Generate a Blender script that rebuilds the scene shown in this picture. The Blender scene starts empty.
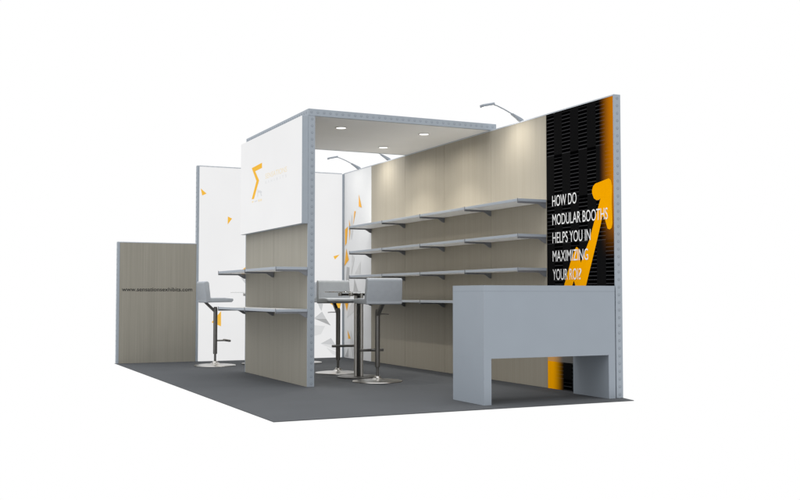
import bpy, bmesh, math, random
from mathutils import Vector, Matrix
from mathutils.geometry import tessellate_polygon
random.seed(4)
S = bpy.context.scene
COL = S.collection
R = math.radians

# ------------------------------------------------------------------ materials
def srgb(r, g, b):
    f = lambda c: (c/255/12.92) if c/255 <= .04045 else ((c/255+.055)/1.055)**2.4
    return (f(r), f(g), f(b))

def nm(name):
    m = bpy.data.materials.new(name); m.use_nodes = True
    nt = m.node_tree; b = nt.nodes['Principled BSDF']
    return m, nt, b

def node(nt, typ, **kw):
    n = nt.nodes.new(typ)
    for k, v in kw.items(): setattr(n, k, v)
    return n

def plain(name, col, rough=.5, metal=0., var=.06, scale=14., spec=.4, bump=0., bscale=300., emit=0.):
    """Principled with soft tonal mottling (never a perfectly flat colour)."""
    m, nt, b = nm(name)
    tc = node(nt, 'ShaderNodeTexCoord')
    nz = node(nt, 'ShaderNodeTexNoise'); nz.inputs['Scale'].default_value = scale; nz.inputs['Detail'].default_value = 5
    nt.links.new(tc.outputs['Object'], nz.inputs['Vector'])
    mr = node(nt, 'ShaderNodeMapRange'); mr.inputs[3].default_value = 1-var; mr.inputs[4].default_value = 1+var
    mr.inputs[1].default_value = .25; mr.inputs[2].default_value = .75
    nt.links.new(nz.outputs['Fac'], mr.inputs[0])
    mx = node(nt, 'ShaderNodeVectorMath', operation='SCALE'); mx.inputs[0].default_value = col
    nt.links.new(mr.outputs[0], mx.inputs['Scale'])
    nt.links.new(mx.outputs[0], b.inputs['Base Color'])
    b.inputs['Roughness'].default_value = rough; b.inputs['Metallic'].default_value = metal
    b.inputs['Specular IOR Level'].default_value = spec
    if bump:
        n2 = node(nt, 'ShaderNodeTexNoise'); n2.inputs['Scale'].default_value = bscale; n2.inputs['Detail'].default_value = 3
        nt.links.new(tc.outputs['Object'], n2.inputs['Vector'])
        bp = node(nt, 'ShaderNodeBump'); bp.inputs['Strength'].default_value = bump; bp.inputs['Distance'].default_value = .004
        nt.links.new(n2.outputs['Fac'], bp.inputs['Height']); nt.links.new(bp.outputs[0], b.inputs['Normal'])
    if emit:
        b.inputs['Emission Color'].default_value = (*col, 1); b.inputs['Emission Strength'].default_value = emit
    return m

def wood(name, c0, c1):
    m, nt, b = nm(name)
    tc = node(nt, 'ShaderNodeTexCoord')
    mp = node(nt, 'ShaderNodeMapping'); mp.inputs['Scale'].default_value = (120, 120, 1.0)
    nt.links.new(tc.outputs['Object'], mp.inputs['Vector'])
    nz = node(nt, 'ShaderNodeTexNoise'); nz.inputs['Scale'].default_value = 1.; nz.inputs['Detail'].default_value = 7; nz.inputs['Roughness'].default_value = .62
    nt.links.new(mp.outputs[0], nz.inputs['Vector'])
    mp2 = node(nt, 'ShaderNodeMapping'); mp2.inputs['Scale'].default_value = (16, 16, .3)
    nt.links.new(tc.outputs['Object'], mp2.inputs['Vector'])
    n2 = node(nt, 'ShaderNodeTexNoise'); n2.inputs['Scale'].default_value = 1.; n2.inputs['Detail'].default_value = 3
    nt.links.new(mp2.outputs[0], n2.inputs['Vector'])
    ad = node(nt, 'ShaderNodeMath', operation='MULTIPLY_ADD'); ad.inputs[1].default_value = .45
    nt.links.new(n2.outputs['Fac'], ad.inputs[0]); nt.links.new(nz.outputs['Fac'], ad.inputs[2])
    cr = node(nt, 'ShaderNodeValToRGB')
    cr.color_ramp.elements[0].position = .30; cr.color_ramp.elements[0].color = (*c0, 1)
    cr.color_ramp.elements[1].position = 1.0; cr.color_ramp.elements[1].color = (*c1, 1)
    nt.links.new(ad.outputs[0], cr.inputs[0]); nt.links.new(cr.outputs[0], b.inputs['Base Color'])
    b.inputs['Roughness'].default_value = .62; b.inputs['Specular IOR Level'].default_value = .25
    bp = node(nt, 'ShaderNodeBump'); bp.inputs['Strength'].default_value = .12; bp.inputs['Distance'].default_value = .002
    nt.links.new(nz.outputs['Fac'], bp.inputs['Height']); nt.links.new(bp.outputs[0], b.inputs['Normal'])
    return m

def lightbox(name, col, e=.775, d=.10):
    """Back-lit printed fabric: mostly its own even glow plus a little reflected light."""
    m, nt, b = nm(name)
    b.inputs['Base Color'].default_value = tuple(c*d for c in col)+(1,)
    b.inputs['Roughness'].default_value = .8; b.inputs['Specular IOR Level'].default_value = .0
    tc = node(nt, 'ShaderNodeTexCoord')
    nz = node(nt, 'ShaderNodeTexNoise'); nz.inputs['Scale'].default_value = 1.6; nz.inputs['Detail'].default_value = 2
    nt.links.new(tc.outputs['Object'], nz.inputs['Vector'])
    mr = node(nt, 'ShaderNodeMapRange'); mr.inputs[1].default_value = .3; mr.inputs[2].default_value = .7
    mr.inputs[3].default_value = e*.985; mr.inputs[4].default_value = e*1.015
    nt.links.new(nz.outputs['Fac'], mr.inputs[0])
    b.inputs['Emission Color'].default_value = (*col, 1)
    nt.links.new(mr.outputs[0], b.inputs['Emission Strength'])
    return m

def graphic_mat():
    """Printed panel: staggered louvre blocks in black, orange glow at upper right and lower left. Object Y,Z in metres."""
    m, nt, b = nm('printed_graphic')
    L = nt.links.new
    tc = node(nt, 'ShaderNodeTexCoord'); sp = node(nt, 'ShaderNodeSeparateXYZ'); L(tc.outputs['Object'], sp.inputs[0])
    def M(op, a, c=None, d=None, clamp=False):
        n = node(nt, 'ShaderNodeMath', operation=op); n.use_clamp = clamp
        for i, v in enumerate((a, c, d)):
            if v is None: continue
            if isinstance(v, (int, float)): n.inputs[i].default_value = v
            else: L(v, n.inputs[i])
        return n.outputs[0]
    def ramp(v, a, z):   # 0 at a, 1 at z
        n = node(nt, 'ShaderNodeMapRange', interpolation_type='SMOOTHSTEP')
        L(v, n.inputs[0])
        if a < z: n.inputs[1].default_value = a; n.inputs[2].default_value = z; n.inputs[3].default_value = 0; n.inputs[4].default_value = 1
        else: n.inputs[1].default_value = z; n.inputs[2].default_value = a; n.inputs[3].default_value = 1; n.inputs[4].default_value = 0
        return n.outputs[0]
    Y, Z = sp.outputs['Y'], sp.outputs['Z']
    u = M('SUBTRACT', 1.0, Y)
    c = M('FLOOR', M('DIVIDE', u, .125)); r = M('FLOOR', M('DIVIDE', M('SUBTRACT', Z, .1), .4))
    odd = M('FLOORED_MODULO', M('ADD', c, r), 2.0)            # row 5 (top) is odd -> even columns lined
    lined = M('GREATER_THAN', odd, .5)
    zz = M('FLOORED_MODULO', M('SUBTRACT', Z, .1), .4)
    notgap = M('LESS_THAN', zz, .372)
    fr = M('FLOORED_MODULO', zz, .0336)
    line = M('MULTIPLY', M('LESS_THAN', fr, .0062), M('MULTIPLY', lined, notgap))
    def mix(f, A, B):
        n = node(nt, 'ShaderNodeMix', data_type='RGBA'); L(f, n.inputs[0])
        for i, v in ((6, A), (7, B)):
            if isinstance(v, tuple): n.inputs[i].default_value = (*v, 1)
            else: L(v, n.inputs[i])
        return n.outputs[2]
    base = mix(lined, (.0060, .0060, .0062), (.0008, .0008, .0009))
    base = mix(line, base, (.036, .036, .038))
    f1 = M('MULTIPLY', ramp(Y, .21, .0), ramp(Z, 1.12, 1.75))
    f2 = M('MULTIPLY', ramp(Y, .74, .93), ramp(Z, .80, .50))
    base = mix(f1, base, (.50, .155, .0005))
    base = mix(f2, base, (1.0, .42, .0005))
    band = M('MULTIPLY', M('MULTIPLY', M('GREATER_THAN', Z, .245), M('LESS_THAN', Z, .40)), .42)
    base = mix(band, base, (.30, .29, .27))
    L(base, b.inputs['Base Color'])
    b.inputs['Roughness'].default_value = .7; b.inputs['Specular IOR Level'].default_value = .0
    return m

M_wood  = wood('pale_oak_laminate', (.200, .190, .161), (.282, .269, .230))
M_woodL = wood('lamplit_oak_laminate', (.243, .221, .178), (.322, .297, .244))  # same oak as above, lamp light on the long wall put into its colour
M_alu   = plain('anodised_aluminium', (.275, .312, .354), .45, 0., .03, 9, .5)
M_hole  = plain('profile_hole_shadow', (.192, .217, .25), .6, 0, .05)
M_trim  = plain('aluminium_trim', (.42, .45, .49), .4, .0, .04)
M_box   = lightbox('backlit_white_fabric', (.98, .98, .985))
M_boxO  = lightbox('backlit_orange_print', (.93, .52, .065), .86, .1)
M_boxG  = lightbox('backlit_grey_print', (.66, .67, .68), .80, .1)
M_boxG2 = lightbox('backlit_pale_grey_print', (.82, .825, .83), .80, .1)
M_boxG3 = lightbox('backlit_mid_grey_print', (.46, .465, .47), .80, .1)
M_boxP  = lightbox('backlit_pale_orange_print', (.96, .83, .60), .82, .1)
M_boxT  = lightbox('backlit_silver_print', (.78, .79, .81), .82, .1)
M_white = plain('white_panel', (.68, .69, .70), .55, 0, .015, 4, .3)
M_orng  = plain('orange_print', (.82, .40, .03), .55, 0, .03, 10, .2)
M_arrow = plain('amber_print', (.80, .34, .0005), .7, 0, .02, 10, .0)
M_gry1  = plain('grey_print', (.42, .425, .43), .55, 0, .12, 9, .2)
M_gry2  = plain('pale_grey_print', (.58, .585, .59), .55, 0, .08, 9, .2)
M_txtW  = plain('white_lettering', (.74, .74, .74), .55, 0, .01)
M_txtK  = plain('black_lettering', (.010, .010, .010), .5, 0, .05)
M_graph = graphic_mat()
M_ceil  = plain('ceiling_laminate', (.78, .78, .775), .6, 0, .015, 3, .2)
M_shelf = plain('grey_shelf_laminate', (.82, .82, .81), .5, 0, .03, 8, .3)
M_edge  = plain('grey_blue_edge_band', (.31, .345, .39), .45, 0, .03, 8, .4)
M_brk   = plain('dark_steel_bracket', (.15, .157, .17), .45, 0, .08, 20, .4)
M_count = plain('grey_blue_laminate', (.258, .292, .333), .48, 0, .018, 5, .35)
M_gap   = plain('dark_joint', (.03, .032, .036), .7, 0, .05)
M_seat  = plain('pale_grey_upholstery', (.32, .345, .375), .6, 0, .04, 22, .3, .12, 420)
M_dark  = plain('dark_gunmetal', (.135, .132, .127), .32, .7, .1, 12, .5)
M_chrom = plain('brushed_chrome', (.54, .53, .51), .28, 1., .05, 30, .5)
M_pole  = plain('satin_steel_pole', (.52, .51, .49), .32, .8, .06, 30, .5)
M_frame = plain('black_table_frame', (.02, .02, .02), .35, 0, .1)
M_lamp  = plain('lamp_body_grey', (.27, .30, .34), .45, .2, .06, 20)
M_lens  = lightbox('glowing_diffuser', (1, .985, .95), 1.6, .3)
M_rim   = plain('downlight_rim', (.6, .6, .6), .4, 0, .03)

def carpet():
    m, nt, b = nm('dark_grey_carpet')
    tc = node(nt, 'ShaderNodeTexCoord')
    n1 = node(nt, 'ShaderNodeTexNoise'); n1.inputs['Scale'].default_value = 190; n1.inputs['Detail'].default_value = 4
    n2 = node(nt, 'ShaderNodeTexNoise'); n2.inputs['Scale'].default_value = 2.2; n2.inputs['Detail'].default_value = 4
    for n in (n1, n2): nt.links.new(tc.outputs['Object'], n.inputs['Vector'])
    a = node(nt, 'ShaderNodeMath', operation='MULTIPLY_ADD'); a.inputs[1].default_value = .22
    nt.links.new(n2.outputs['Fac'], a.inputs[0]); nt.links.new(n1.outputs['Fac'], a.inputs[2])
    cr = node(nt, 'ShaderNodeValToRGB')
    cr.color_ramp.elements[0].position = .35; cr.color_ramp.elements[0].color = (.047, .050, .054, 1)
    cr.color_ramp.elements[1].position = .85; cr.color_ramp.elements[1].color = (.080, .085, .092, 1)
    nt.links.new(a.outputs[0], cr.inputs[0]); nt.links.new(cr.outputs[0], b.inputs['Base Color'])
    b.inputs['Roughness'].default_value = .95; b.inputs['Specular IOR Level'].default_value = .1
    bp = node(nt, 'ShaderNodeBump'); bp.inputs['Strength'].default_value = .35; bp.inputs['Distance'].default_value = .004
    nt.links.new(n1.outputs['Fac'], bp.inputs['Height']); nt.links.new(bp.outputs[0], b.inputs['Normal'])
    return m
M_carpet = carpet()

def glass():
    m, nt, b = nm('clear_table_glass')
    b.inputs['Base Color'].default_value = (.93, .96, .96, 1); b.inputs['Roughness'].default_value = .03
    b.inputs['Transmission Weight'].default_value = 1.; b.inputs['IOR'].default_value = 1.3
    return m
M_glass = glass()

# ------------------------------------------------------------------ mesh helpers
def NB(): return bmesh.new()

def box(bm, x0, x1, y0, y1, z0, z1, bev=0., seg=2, mi=0):
    g = bmesh.ops.create_cube(bm, size=1.)
    vs = g['verts']
    for v in vs:
        v.co = Vector(((x0+x1)/2+v.co.x*(x1-x0), (y0+y1)/2+v.co.y*(y1-y0), (z0+z1)/2+v.co.z*(z1-z0)))
    fs = list({f for v in vs for f in v.link_faces})
    for f in fs: f.material_index = mi
    if bev:
        es = list({e for v in vs for e in v.link_edges})
        bmesh.ops.bevel(bm, geom=es, offset=bev, segments=seg, profile=.5, affect='EDGES')
    return bm

def cyl(bm, p, q, r0, r1=None, n=20):
    p, q = Vector(p), Vector(q); d = q-p
    mat = Matrix.Translation((p+q)/2) @ d.to_track_quat('Z', 'Y').to_matrix().to_4x4()
    bmesh.ops.create_cone(bm, cap_ends=True, segments=n, radius1=r0, radius2=r0 if r1 is None else r1, depth=d.length, matrix=mat)
    return bm

def lathe(bm, prof, n=48, c=(0, 0, 0)):
    rings = []
    for r, z in prof:
        rings.append([bm.verts.new((c[0]+r*math.cos(2*math.pi*i/n), c[1]+r*math.sin(2*math.pi*i/n), c[2]+z)) for i in range(n)])
    for a, b in zip(rings, rings[1:]):
        for i in range(n):
            bm.faces.new((a[i], a[(i+1) % n], b[(i+1) % n], b[i]))
    bm.faces.new(list(reversed(rings[0]))); bm.faces.new(rings[-1])
    return bm

def tube(bm, pts, r, n=10):
    for a, b in zip(pts, pts[1:]): cyl(bm, a, b, r, n=n)
    for p in pts[1:-1]:
        bmesh.ops.create_icosphere(bm, subdivisions=2, radius=r, matrix=Matrix.Translation(p))
    return bm

def prism(bm, poly, axis, a, b):
    """poly of 2-D points in the plane across axis (x: (y,z), y: (x,z)), from a to b along axis"""
    mk = (lambda t, p: (t, p[0], p[1])) if axis == 'x' else (lambda t, p: (p[0], t, p[1]))
    A = [bm.verts.new(mk(a, p)) for p in poly]; B = [bm.verts.new(mk(b, p)) for p in poly]
    n = len(poly)
    bm.faces.new(A); bm.faces.new(list(reversed(B)))
    for i in range(n): bm.faces.new((A[i], B[i], B[(i+1) % n], A[(i+1) % n]))
    bmesh.ops.recalc_face_normals(bm, faces=bm.faces[:])
    return bm

def ring_holes(bm, pts, nrm, ro=.0115, ri=.0070, mi=1, n=14):
    """punched holes of an aluminium profile: dark rings 0.6 mm proud of the face"""
    nrm = Vector(nrm); q = nrm.to_track_quat('Z', 'Y')
    for p in pts:
        o = Vector(p)+nrm*.0008
        ou = [bm.verts.new(o+q @ Vector((ro*math.cos(2*math.pi*i/n), ro*math.sin(2*math.pi*i/n), 0))) for i in range(n)]
        inn = [bm.verts.new(o+q @ Vector((ri*math.cos(2*math.pi*i/n), ri*math.sin(2*math.pi*i/n)+.002, 0))) for i in range(n)]
        for i in range(n):
            f = bm.faces.new((ou[i], ou[(i+1) % n], inn[(i+1) % n], inn[i])); f.material_index = mi

def empty(name, loc=(0, 0, 0), rz=0):
    o = bpy.data.objects.new(name, None); COL.objects.link(o)
    o.location = loc; o.rotation_euler = (0, 0, rz); o.empty_display_size = .1
    return o

def tag(o, label, cat, group=None):
    o['label'] = label; o['category'] = cat
    if group: o['group'] = group
    return o

def obj(name, bm, mats, parent=None, world=False, smooth=False, label=None):
    """link bm as one mesh object; world=True: vertices are scene coordinates"""
    if world and parent is not None:
        off = Vector((0, 0, 0)); p = parent
        while p is not None: off += p.location; p = p.parent
        bmesh.ops.translate(bm, verts=bm.verts[:], vec=-off)
    me = bpy.data.meshes.new(name); bm.to_mesh(me); bm.free()
    for m in (mats if isinstance(mats, (list, tuple)) else [mats]): me.materials.append(m)
    if smooth:
        me.polygons.foreach_set('use_smooth', [True]*len(me.polygons))
        me.set_sharp_from_angle(angle=R(38))
    o = bpy.data.objects.new(name, me); COL.objects.link(o)
    if parent is not None: o.parent = parent
    if label: o['label'] = label
    return o

def copy_tree(o, parent=None):
    c = o.copy(); COL.objects.link(c)
    if parent is not None: c.parent = parent
    for ch in list(o.children): copy_tree(ch, c)
    return c

def text_bm(body, width, height, place, weight=0., spacing=1.):
    """Lettering as a flat mesh scaled to width x cap height; place(tx,ty)->xyz"""
    cu = bpy.data.curves.new('lettering', 'FONT'); cu.body = body; cu.size = 1.; cu.offset = weight
    cu.space_character = spacing; cu.resolution_u = 6
    t = bpy.data.objects.new('lettering', cu); COL.objects.link(t)
    dg = bpy.context.evaluated_depsgraph_get(); dg.update()
    me = bpy.data.meshes.new_from_object(t.evaluated_get(dg))
    bpy.data.objects.remove(t); bpy.data.curves.remove(cu)
    bm = bmesh.new(); bm.from_mesh(me); bpy.data.meshes.remove(me)
    xs = [v.co.x for v in bm.verts]; x0, x1 = min(xs), max(xs)
    for v in bm.verts:
        v.co = Vector(place((v.co.x-x0)/(x1-x0)*width, v.co.y/.70*height))
    bmesh.ops.recalc_face_normals(bm, faces=bm.faces[:])
    return bm

def sheet(bm, poly, place):
    vs = [bm.verts.new(place(*p)) for p in poly]
    bm.faces.new(vs); return bm

H, FAR, TH = 2.5, 5.945, .066

# ------------------------------------------------------------------ floor
b = NB()
out = [(-2.997, -.246), (.027, -.187), (.070, 0.0), (.072, 6.045), (-2.999, 6.045)]
T = [b.verts.new((x, y, 0)) for x, y in out]; Bt = [b.verts.new((x, y, -.005)) for x, y in out]
b.faces.new(T); b.faces.new(list(reversed(Bt)))
for i in range(5): b.faces.new((T[i], Bt[i], Bt[(i+1) % 5], T[(i+1) % 5]))
bmesh.ops.recalc_face_normals(b, faces=b.faces[:])
fl = obj('floor', b, M_carpet); fl['kind'] = 'structure'

# ------------------------------------------------------------------ long display wall (face x = 0)
W = tag(empty('display_wall', (0, 0, 0)), 'long oak laminate wall carrying grey shelves and a black and orange graphic', 'wall')
zt = H-.012
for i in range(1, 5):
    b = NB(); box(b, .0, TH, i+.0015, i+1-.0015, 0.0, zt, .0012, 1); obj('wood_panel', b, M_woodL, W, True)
b = NB(); box(b, 0, TH, 5.0015, FAR-.03, 0, zt, .0012, 1)
wp = obj('white_panel', b, M_white, W, True, label='narrow white panel with orange and grey shards beside the far corner')
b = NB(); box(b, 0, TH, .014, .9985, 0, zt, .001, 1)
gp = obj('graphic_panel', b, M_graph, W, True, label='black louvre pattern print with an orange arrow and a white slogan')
b = NB(); box(b, -.0008, TH+.0008, -.001, .0135, 0, H, .0015, 1)
ring_holes(b, [(TH*.5, -.001, .03+.0625*k) for k in range(40)], (0, -1, 0))
obj('end_profile', b, [M_alu, M_hole], W, True)
b = NB(); box(b, -.0012, TH+.0012, .0136, FAR-.001, zt+.0002, H, .001, 1); obj('top_rail', b, M_trim, W, True)
b = NB(); box(b, -.022, TH, FAR-.0295, FAR-.001, 0, zt, .0015, 1); obj('corner_post', b, M_alu, W, True)

def onwall(y, z): return (-.0025, y, z)
for name, pl, m in (
    ('orange_shard', [(5.404, 2.162), (5.306, 1.98), (5.407, 2.004)], M_orng),
    ('orange_shard', [(5.557, 1.956), (5.509, 1.947), (5.597, 1.772)], M_orng),
    ('orange_shard', [(5.741, 1.855), (5.688, 1.744), (5.732, 1.565)], M_orng),
    ('orange_shard', [(5.885, 1.73), (5.783, 1.764), (5.824, 1.543), (5.878, 1.505)], M_orng),
    ('orange_shard', [(5.838, 1.469), (5.745, 1.313), (5.901, 1.234)], M_orng),
    ('orange_shard', [(5.785, .37), (5.672, .262), (5.763, .256)], M_orng),
    ('orange_shard', [(5.883, .734), (5.741, .775), (5.811, .627)], M_orng),
    ('grey_shard', [(5.643, 1.922), (5.719, 1.726), (5.659, 1.575), (5.607, 1.706)], M_gry2),
    ('grey_shard', [(5.346, 1.277), (5.352, 1.115), (5.535, 1.119)], M_gry2),
    ('grey_shard', [(5.552, 1.053), (5.418, .881), (5.582, .881)], M_gry1),
    ('grey_shard', [(5.816, 1.22), (5.727, 1.21), (5.75, 1.016), (5.849, 1.017)], M_gry1),
    ('grey_shard', [(5.609, .749), (5.515, .631), (5.811, .533), (5.741, .668)], M_gry2),
    ('grey_shard', [(5.808, .078), (5.762, .133), (5.754, .016), (5.879, .013)], M_gry1),
    ('grey_shard', [(5.669, .376), (5.581, .181), (5.598, .022), (5.703, .176)], M_gry2),
    ('grey_shard', [(5.640, 1.387), (5.55, 1.331), (5.663, 1.095)], M_gry2)):
    b = NB(); sheet(b, pl, onwall); bmesh.ops.recalc_face_normals(b, faces=b.faces[:]); obj(name, b, m, wp, True)

# the arrow: one flat shape on the graphic
arrow = [(.0747, 1.809), (.045, 1.79), (.030, 1.74), (.036, 1.60), (.030, 1.43), (.042, 1.395), (.068, 1.382), (.098, 1.392), (.112, 1.425),
         (.140, 1.49), (.163, 1.50), (.2325, 1.327), (.403, .925), (.425, .75), (.60, .75), (.563, .93), (.582, .966), (.603, .93),
         (.64, .75), (.79, .75), (.726, .932), (.612, 1.166), (.555, 1.245), (.538, 1.258), (.522, 1.252), (.505, 1.236), (.478, 1.118),
         (.352, 1.31), (.190, 1.650), (.215, 1.640), (.247, 1.642), (.282, 1.660), (.306, 1.705), (.306, 1.735), (.290, 1.765), (.262, 1.782)]
b = NB(); av = [b.verts.new((-.0015, y, z)) for y, z in arrow]
for tri in tessellate_polygon([[Vector((y, z, 0)) for y, z in arrow]]):
    f = b.faces.new([av[i] for i in tri]); f.normal_update()
    if f.normal.x > 0: f.normal_flip()
obj('arrow_emblem', b, M_arrow, gp, True)
for s, w, z in (('HOW DO', .372, 1.640), ('MODULAR BOOTHS', .812, 1.471), ('HELPS YOU IN', .572, 1.307), ('MAXIMIZING', .535, 1.142), ('YOUR ROI', .388, .976)):
    obj('slogan_line', text_bm(s, w, .098, lambda tx, ty, z=z: (-.0035, .903-tx, z+ty)), M_txtW, gp, True)
obj('slogan_line', text_bm('?', .036, .098, lambda tx, ty: (-.0035, .903-.400-tx, .976+ty)), M_txtW, gp, True)

# ------------------------------------------------------------------ far walls (face y = FAR)
LW = tag(empty('low_wall', (-2.5, FAR+.03, 0)), 'low oak laminate wall with a black web address across it', 'wall')
b = NB(); box(b, -2.968, -2.0165, FAR, FAR+.06, 0, 1.488, .0012, 1); obj('wood_panel', b, M_wood, LW, True)
b = NB(); box(b, -2.998, -2.9685, FAR-.001, FAR+.061, 0, 1.488, .0015, 1)
ring_holes(b, [(-2.9985, FAR+.03, .03+.0625*k) for k in range(24)], (-1, 0, 0)); obj('end_profile', b, [M_alu, M_hole], LW, True)
b = NB(); box(b, -2.998, -2.0165, FAR-.001, FAR+.061, 1.4885, 1.5, .0012, 1); obj('top_rail', b, M_trim, LW, True)
obj('web_address', text_bm('www.sensationsexhibits.com', .872, .047, lambda tx, ty: (-2.938+tx, FAR-.003, .890+ty), .006), M_txtK, LW, True)

FW = tag(empty('tall_wall', (-1.0, FAR+.03, 0)), 'tall glowing white fabric wall printed with scattered orange and grey triangles', 'wall')
b = NB(); box(b, -1.985, -.0235, FAR, FAR+.055, 0.0, H-.013, .001, 1); fp = obj('fabric_panel', b, M_box, FW, True)
b = NB(); box(b, -2.0155, -1.9855, FAR-.002, FAR+.06, 0, H-.013, .0015, 1)
ring_holes(b, [(-2.0165, FAR+.03, 1.53+.0625*k) for k in range(15)], (-1, 0, 0)); obj('end_profile', b, [M_alu, M_hole], FW, True)
b = NB(); box(b, -2.0155, -.0235, FAR-.002, FAR+.06, H-.0125, H, .0012, 1); obj('top_rail', b, M_trim, FW, True)
for name, pl, m in (
    ('orange_triangle', [(-1.969, 2.204), (-1.893, 2.141), (-1.949, 2.114)], M_boxO),
    ('orange_triangle', [(-1.612, 1.856), (-1.555, 1.831), (-1.613, 1.752)], M_boxO),
    ('orange_triangle', [(-1.45, 1.145), (-1.31, 1.25), (-1.35, 1.036)], M_boxO),
    ('orange_triangle', [(-1.691, .636), (-1.69, .44), (-1.814, .492)], M_boxO),
    ('orange_triangle', [(-.147, 1.365), (-.057, 1.39), (-.123, 1.321)], M_boxO),
    ('orange_triangle', [(-.251, .765), (-.026, .774), (-.055, .639)], M_boxO),
    ('grey_triangle', [(-1.435, 1.065), (-1.345, 1.03), (-1.28, .88)], M_boxG),
    ('grey_triangle', [(-.422, .53), (-.308, .619), (-.250, .525)], M_boxG),
    ('grey_triangle', [(-.418, .527), (-.250, .522), (-.182, .43)], M_boxG3),
    ('grey_triangle', [(-.328, .189), (-.177, .263), (-.112, .167)], M_boxG),
    ('grey_triangle', [(-.322, .186), (-.112, .164), (-.082, .083)], M_boxG2),
    ('grey_triangle', [(-.249, .139), (-.082, .066), (-.068, .012), (-.162, .048)], M_boxG2),
    ('grey_triangle', [(-.375, .748), (-.294, .721), (-.315, .627), (-.342, .667)], M_boxG),
    ('grey_triangle', [(-.45, .441), (-.264, .425), (-.321, .319), (-.421, .294)], M_boxG2),
    ('grey_triangle', [(-.70, .62), (-.55, .66), (-.60, .48)], M_boxG2),
    ('grey_triangle', [(-.52, .20), (-.42, .16), (-.455, .05)], M_boxG2)):
    b = NB(); sheet(b, pl, lambda x, z: (x, FAR-.0025, z))
    for f in b.faces:
        f.normal_update()
        if f.normal.y > 0: f.normal_flip()
    obj(name, b, m, fp, True)

# ------------------------------------------------------------------ pillar wall, sign, canopy
PX = -1.945; PXI = -1.879
P = tag(empty('partition_wall', ((PX+PXI)/2, 3.0, 0)), 'short oak partition holding up the canopy, with two rows of shelves', 'wall')
for y0, y1 in ((2.014, 2.9985), (3.0015, 3.985)):
    b = NB(); box(b, PX, PXI, y0, y1, 0, H-.001, .0012, 1); obj('wood_panel', b, M_wood, P, True)
b = NB(); box(b, PX-.001, PXI+.001, 1.999, 2.0135, 0, H-.001, .0015, 1)
ring_holes(b, [((PX+PXI)/2+.004, 1.999, .03+.0625*k) for k in range(40)], (0, -1, 0)); obj('end_profile', b, [M_alu, M_hole], P, True)
b = NB(); box(b, PX-.001, PXI+.001, 3.9855, 3.999, 0, H-.001, .0015, 1); obj('end_profile', b, M_alu, P, True)

SX = -2.0095
SG = tag(empty('sign_box', ((SX+PX)/2, 3.0, 1.499)), 'glowing white sign box with orange emblem, fixed to the partition under the canopy', 'sign')
b = NB(); box(b, SX+.004, PX-.002, 1.998, 3.984, 1.499, 2.4965, .001, 1); obj('sign_frame', b, M_alu, SG, True)
b = NB(); box(b, SX, SX+.0035, 2.0, 3.982, 1.501, 2.4945); sf = obj('sign_face', b, M_box, SG, True)
def onsign(y, z): return (SX-.002, y, z)
def onsign2(y, z): return (SX-.0012, y, z)
def emblem(name, polys, m, f=onsign):
    b = NB()
    for p in polys: sheet(b, p, f)
    for q in b.faces:
        q.normal_update()
        if q.normal.x > 0: q.normal_flip()
    obj(name, b, m, sf, True)
emblem('emblem_stroke', [[(3.567, 2.187), (3.205, 2.202), (3.203, 2.148), (3.44, 2.140), (3.303, 2.03), (3.478, 1.852), (3.562, 1.855), (3.395, 2.032)]], M_boxO)
emblem('emblem_shade', [[(3.372, 2.02), (3.303, 2.018), (3.33, 1.99)], [(3.362, 1.945), (3.340, 1.945), (3.335, 1.868), (3.362, 1.856)],
                        [(3.34, 1.928), (3.258, 1.92), (3.205, 1.905), (3.205, 1.892), (3.30, 1.90), (3.34, 1.905)],
                        [(3.27, 1.905), (3.24, 1.905), (3.20, 1.86), (3.235, 1.858)]], M_boxT, onsign2)
for pl, m in (([(3.556, 1.833), (3.49, 1.834), (3.50, 1.816), (3.552, 1.815)], M_boxP), ([(3.46, 1.826), (3.36, 1.830), (3.36, 1.818), (3.46, 1.814)], M_boxT),
              ([(3.33, 1.832), (3.28, 1.831), (3.275, 1.808), (3.325, 1.807)], M_boxP), ([(3.26, 1.831), (3.205, 1.830), (3.21, 1.808), (3.255, 1.807)], M_boxP)):
    emblem('caption_mark', [pl], m)
obj('company_name', text_bm('SENSATIONS', .68, .052, lambda tx, ty: (SX-.002, 3.092-tx, 2.022+ty)), M_boxP, sf, True)
for k, chx in enumerate('EXHIBITS'):
    wd = .010 if chx == 'I' else .040
    obj('subtitle_letter', text_bm(chx, wd, .026, lambda tx, ty, k=k, wd=wd: (SX-.002, 3.088-.0895*k-(.04-wd)/2-tx, 1.972+ty)), M_boxT, sf, True)

CN = tag(empty('canopy', (-.94, 3.0, H)), 'flat grey canopy with punched aluminium edge between partition and long wall', 'canopy')
b = NB(); cz = H+.0655
box(b, PX, TH, 1.999, 2.030, H, cz, .0015, 1)
ring_holes(b, [(PX+.03+.0625*k, 1.999, H+.033) for k in range(32)], (0, -1, 0))
obj('front_profile', b, [M_alu, M_hole], CN, True)
b = NB(); box(b, PX, PX+.03, 2.0305, 3.969, H, cz, .0015, 1)
ring_holes(b, [(PX, 2.06+.0625*k, H+.036) for k in range(31)], (-1, 0, 0)); obj('side_profile', b, [M_alu, M_hole], CN, True)
b = NB(); box(b, PX, TH, 3.9695, 4.0, H, cz, .0015, 1); obj('rear_profile', b, M_alu, CN, True)
b = NB(); box(b, TH-.03, TH, 2.0305, 3.969, H, cz, .0015, 1); obj('wall_profile', b, M_alu, CN, True)
for y0, y1 in ((2.0305, 2.9985), (3.0015, 3.969)):
    b = NB(); box(b, PX+.0305, TH-.0305, y0, y1, H+.001, H+.05, .0015, 1); obj('ceiling_panel', b, M_ceil, CN, True)

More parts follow.
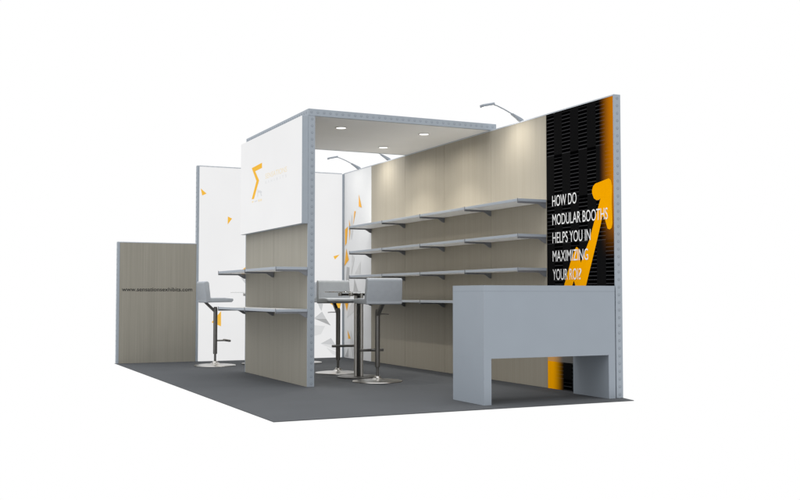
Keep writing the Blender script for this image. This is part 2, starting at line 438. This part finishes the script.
def make_downlight():
    t = empty('downlight')
    b = NB(); lathe(b, [(.048, -.004), (.058, -.006), (.060, -.003), (.060, .0005), (.048, .0005)], 32); obj('rim', b, M_rim, t, smooth=True)
    b = NB(); lathe(b, [(.0475, -.005), (.0475, .0)], 32); obj('diffuser', b, M_lens, t)
    return t
d0 = make_downlight()
for i, (x, y, lab) in enumerate(((-1.42, 2.5, 'lit downlight at the canopy front, nearest the partition'),
                                 (-.50, 2.5, 'lit downlight at the canopy front, nearest the long wall'),
                                 (-.50, 3.52, 'lit downlight at the canopy back, nearest the long wall'),
                                 (-1.42, 3.52, 'downlight at the canopy back, hidden behind the partition top'))):
    t = d0 if i == 0 else copy_tree(d0)
    t.location = (x, y, H-.0005); tag(t, lab, 'downlight', 'downlights set into the canopy')

# ------------------------------------------------------------------ shelves
def make_shelf(first_only=True):
    """local: wall plane at x=0, shelf reaches to x=-0.30, one metre along y from 0 to -1 (towards the front)"""
    t = empty('wall_shelf')
    b = NB(); box(b, -.2965, -.002, -.9938, -.003, -.0115, .0115); obj('board', b, M_shelf, t)
    b = NB(); box(b, -.3005, -.2967, -.9972, -.0028, -.0125, .0125, .001, 1); box(b, -.2966, -.002, -.9972, -.9939, -.0125, .0125, .0008, 1); obj('edge_band', b, M_edge, t)
    return t
def bracket_bm(y):
    b = NB()
    box(b, -.298, -.002, y-.008, y+.008, -.0285, -.0127, .001, 1)
    prism(b, [(-.002, -.029), (-.085, -.029), (-.068, -.035), (-.022, -.064), (-.002, -.068)], 'y', y-.007, y+.007)
    box(b, -.304, -.3007, y-.006, y+.006, -.0285, .018, .001, 1)
    return b
s0 = make_shelf()
obj('bracket', bracket_bm(0.0), M_brk, s0, smooth=False)
s1 = copy_tree(s0)
obj('bracket', bracket_bm(-.985), M_brk, s1)
rows = ((1.699, 'topmost'), (1.380, 'second highest'), (1.074, 'second lowest'), (.772, 'lowest'))
cols = ('at the white panel end', 'second from the white panel', 'second from the black graphic', 'next to the black graphic')
first = {0: True, 1: True}
for z, rn in rows:
    for k, cn in enumerate(cols):
        key = 1 if k == 3 else 0
        src = s1 if key else s0
        t = src if first[key] else copy_tree(src); first[key] = False
        t.location = (0, 5-k, z)
        tag(t, 'grey shelf in %s row on the long wood wall, %s' % (rn, cn), 'shelf', 'grey shelves on the long wood wall')
for z, rn in ((1.085, 'upper'), (.700, 'lower')):
    for k, cn in enumerate(('far one', 'near one')):
        t = copy_tree(s1 if k else s0); t.location = (PX, 4-k, z)
        tag(t, 'grey shelf in %s row on the partition below the sign, %s' % (rn, cn), 'shelf', 'grey shelves on the partition')

# ------------------------------------------------------------------ counter
cx0, cx1, cy0, cy1, ch, cu = -1.2479, -.014, -.006, .490, .9155, .353
C = tag(empty('counter', ((cx0+cx1)/2, .24, 0)), 'plain grey blue reception counter on two slab legs in front of the orange graphic', 'counter')
b = NB(); box(b, cx0, cx1, cy0, cy1, cu, .8690); obj('body', b, M_count, C, True)
b = NB(); box(b, cx0, cx1, cy0, cy1, .8698, ch); obj('top', b, M_count, C, True)
b = NB(); box(b, cx0+.004, cx1-.004, cy0+.004, cy1-.004, .8691, .8697); obj('shadow_joint', b, M_gap, C, True)
for a, c in ((cx0, cx0+.066), (cx1-.066, cx1)):
    b = NB(); box(b, a, c, cy0, cy1, 0, cu-.0002); obj('leg', b, M_count, C, True)

# ------------------------------------------------------------------ bar stools (local +x is forward)
def make_stool():
    t = empty('bar_stool')
    w = .187
    # seat cushion: side outline, softly domed, extruded and rounded
    def pad(outline, hw, bev):
        b = NB(); prism(b, outline, 'y', -hw, hw)
        bmesh.ops.bevel(b, geom=b.edges[:], offset=bev, segments=3, profile=.6, affect='EDGES')
        return b
    obj('seat', pad([(-.165, .752), (.150, .757), (.168, .776), (.165, .800), (.06, .809), (-.120, .806), (-.165, .800)], w, .008), M_seat, t, smooth=True)
    b = pad([(-.172, .748), (-.122, .752), (-.118, .806), (-.137, .985), (-.150, 1.003), (-.188, 1.003), (-.200, .985)], w+.002, .012)
    for v in b.verts:          # slight taper and curve of the back
        k = max(0, (v.co.z-.82)/.18); v.co.y *= 1-.035*k*k; v.co.x -= .012*(v.co.y/w)**2*-1
    bk = obj('backrest', b, M_seat, t, smooth=True)
    b = NB(); box(b, -.1165, -.1150, -.10, .10, .868, .873); 
    for v in b.verts: v.co.x -= .011
    obj('seam', b, M_hole, bk)
    b = NB(); prism(b, [(-.140, .7515), (-.100, .7515), (.010, .652), (.010, .622), (-.004, .622)], 'y', -.017, .017)
    bmesh.ops.bevel(b, geom=b.edges[:], offset=.002, segments=1, affect='EDGES'); obj('seat_arm', b, M_dark, t)
    b = NB(); lathe(b, [(.020, .138), (.0245, .142), (.0245, .672), (.019, .700)], 28); obj('column', b, M_dark, t, smooth=True)
    b = NB(); lathe(b, [(.014, .03), (.0135, .1375)], 20); obj('piston', b, M_dark, t, smooth=True)
    b = NB(); box(b, .020, .125, -.014, .014, .288, .306, .004); prism(b, [(.095, -.125), (.128, -.118), (.128, .118), (.095, .125)], 'x', 0, 0) if False else None
    box(b, .1251, .158, -.125, .125, .284, .310, .006); obj('footrest', b, M_dark, t)
    b = NB(); tube(b, [(-.004, -.020, .655), (-.01, -.075, .655), (-.01, -.115, .652)], .004, 8); obj('lever', b, M_dark, t, smooth=True)
    b = NB(); lathe(b, [(.240, .0), (.245, .003), (.243, .008), (.20, .013), (.12, .018), (.06, .025), (.035, .037), (.030, .052), (.017, .056)], 64)
    obj('base', b, M_chrom, t, smooth=True)
    return t
st0 = make_stool()
for i, (x, y, a, lab) in enumerate((
    (-1.985, 5.105, 0, 'grey bar stool seen side on in front of the tall white wall'),
    (-1.077, 3.426, -90, 'grey bar stool facing the viewer, between the partition end and the glass table'),
    (-1.122, 2.274, 90, 'grey bar stool showing the outside of its backrest, in front of the long wood wall'),
    (-.870, 5.150, 180, 'grey bar stool almost hidden behind the partition, only its edges showing'))):
    t = st0 if i == 0 else copy_tree(st0)
    t.location = (x, y, 0.0005); t.rotation_euler = (0, 0, R(a)); tag(t, lab, 'bar stool', 'grey bar stools on the dark carpet')

# ------------------------------------------------------------------ bistro tables
def make_table():
    t = empty('bistro_table')
    b = NB(); lathe(b, [(.352, .866), (.355, .868), (.355, .873), (.352, .875)], 64); obj('glass_top', b, M_glass, t, smooth=True)
    f = None
    for k in range(4):
        a = R(45+90*k); d = Vector((math.cos(a), math.sin(a), 0)); n = Vector((-d.y, d.x, 0))
        b = NB(); box(b, .03, .185, -.016, .016, .834, .856, .002)
        bmesh.ops.rotate(b, verts=b.verts[:], cent=(0, 0, 0), matrix=Matrix.Rotation(a, 3, 'Z'))
        arm = obj('frame_arm', b, M_frame, t)
        b = NB(); lathe(b, [(.020, .830), (.022, .833), (.022, .862), (.018, .8655)], 20, (d.x*.205, d.y*.205, 0)); obj('glass_holder', b, M_chrom, arm, smooth=True)
    for k in range(4):
        a = R(20+90*k)
        b = NB(); cyl(b, (.042*math.cos(a), .042*math.sin(a), .016), (.042*math.cos(a), .042*math.sin(a), .86), .0165, n=20); obj('pole', b, M_pole, t, smooth=True)
    b = NB(); cyl(b, (0, 0, .016), (0, 0, .85), .022, n=16); obj('core', b, M_frame, t, smooth=True)
    b = NB(); lathe(b, [(.212, 0), (.215, .003), (.215, .011), (.208, .0155)], 56); obj('base', b, M_dark, t, smooth=True)
    return t
t0 = make_table()
t0.location = (-1.100, 2.800, .0005); tag(t0, 'round glass bistro table on chrome poles between the two facing stools', 'table', 'round glass bistro tables')
t1 = copy_tree(t0); t1.location = (-1.430, 5.125, .0005); tag(t1, 'round glass bistro table mostly hidden behind the partition, rim showing on its left', 'table', 'round glass bistro tables')

# ------------------------------------------------------------------ arm spotlights on top of the long wall
def make_armlight():
    """local: origin on wall top, arm reaches towards -x"""
    t = empty('arm_spotlight')
    b = NB(); prism(b, [(.020, .0005), (.024, .014), (.004, .030), (-.105, .074), (-.112, .062), (-.060, .030), (-.022, .0005)], 'y', -.016, .016)
    bmesh.ops.bevel(b, geom=b.edges[:], offset=.003, segments=2, affect='EDGES'); obj('clamp', b, M_lamp, t)
    b = NB(); tube(b, [(-.100, 0, .066), (-.19, 0, .105), (-.27, 0, .133), (-.318, 0, .142)], .006, 10); obj('arm', b, M_lamp, t, smooth=True)
    b = NB(); box(b, -.066, .066, -.034, .034, -.013, .013, .006)
    bmesh.ops.rotate(b, verts=b.verts[:], cent=(0, 0, 0), matrix=Matrix.Rotation(R(-13), 3, 'Y'))
    bmesh.ops.translate(b, verts=b.verts[:], vec=(-.372, 0, .130)); h = obj('lamp_head', b, M_lamp, t)
    b = NB(); box(b, -.054, .054, -.026, .026, -.0150, -.0132)
    bmesh.ops.rotate(b, verts=b.verts[:], cent=(0, 0, 0), matrix=Matrix.Rotation(R(-13), 3, 'Y'))
    bmesh.ops.translate(b, verts=b.verts[:], vec=(-.372, 0, .130)); obj('lens', b, M_lens, h)
    return t
a0 = make_armlight()
arms = ((1.445, 'grey arm spotlight clipped on the long wall top, nearest the black graphic'),
        (4.490, 'grey arm spotlight clipped on the long wall top, just behind the canopy'),
        (5.435, 'grey arm spotlight clipped on the long wall top over the white shard panel'))
for i, (y, lab) in enumerate(arms):
    t = a0 if i == 0 else copy_tree(a0)
    t.location = (.012, y, H); tag(t, lab, 'spotlight', 'arm spotlights along the long wall')

# ------------------------------------------------------------------ lamps
def spot(name, loc, aim, watts, cone, blend, col=(1, .955, .88), size=.04):
    l = bpy.data.lights.new(name, 'SPOT'); l.energy = watts; l.spot_size = R(cone); l.spot_blend = blend; l.color = col; l.shadow_soft_size = size
    o = bpy.data.objects.new(name, l); COL.objects.link(o); o.location = loc
    o.rotation_euler = (Vector(aim)-Vector(loc)).to_track_quat('-Z', 'Y').to_euler()
for y, lab in arms: spot('spot_lamp', (-.34, y, 2.600), (-.05, y, 1.55), 3.5 if y > 5 else 22, 150, 1.0)
for x, y in ((-1.42, 2.5), (-.5, 2.5), (-.5, 3.52), (-1.42, 3.52)):
    spot('ceiling_lamp', (x, y, 2.485), (x, y, 0), 33, 104, .55)
    spot('ceiling_lamp', (x, y, 2.48), (x, y, 0), 17, 176, .6)

# ------------------------------------------------------------------ world, camera
w = bpy.data.worlds.new('World'); S.world = w; w.use_nodes = True
nt = w.node_tree; bg = nt.nodes['Background']; bg.inputs[1].default_value = 1.0
# white surround: even within camera view, dimming added underneath to cut light from below
tc = node(nt, 'ShaderNodeTexCoord'); sx = node(nt, 'ShaderNodeSeparateXYZ'); nt.links.new(tc.outputs['Generated'], sx.inputs[0])
mr = node(nt, 'ShaderNodeMapRange'); mr.inputs[1].default_value = -.62; mr.inputs[2].default_value = -.34; mr.inputs[3].default_value = .40; mr.inputs[4].default_value = 1.0
nt.links.new(sx.outputs['Z'], mr.inputs[0])
m2 = node(nt, 'ShaderNodeMapRange', interpolation_type='SMOOTHSTEP'); m2.inputs[1].default_value = .40; m2.inputs[2].default_value = .75; m2.inputs[3].default_value = 0.; m2.inputs[4].default_value = 1.7
nt.links.new(sx.outputs['Z'], m2.inputs[0])
ad = node(nt, 'ShaderNodeMath', operation='ADD'); nt.links.new(mr.outputs[0], ad.inputs[0]); nt.links.new(m2.outputs[0], ad.inputs[1])   # added overhead brightening, out of view, so sheltered places look darker
cb = node(nt, 'ShaderNodeCombineColor')
for k in range(3): nt.links.new(ad.outputs[0], cb.inputs[k])
nt.links.new(cb.outputs[0], bg.inputs[0])

cam = bpy.data.cameras.new('camera'); co = bpy.data.objects.new('camera', cam); COL.objects.link(co)
co.location = (-5.0806, -6.6349, .8393); co.rotation_euler = (math.pi/2+.0453, 0, -.4406)
cam.sensor_width = 36; cam.lens = 44.845; cam.clip_start = .05; cam.clip_end = 300
S.camera = co
S.view_settings.view_transform = 'Standard'; S.view_settings.look = 'None'; S.view_settings.exposure = 0; S.view_settings.gamma = 1
S.render.engine = 'CYCLES'; S.cycles.use_denoising = True; S.cycles.max_bounces = 8; S.cycles.sample_clamp_indirect = 4
S.render.film_transparent = False
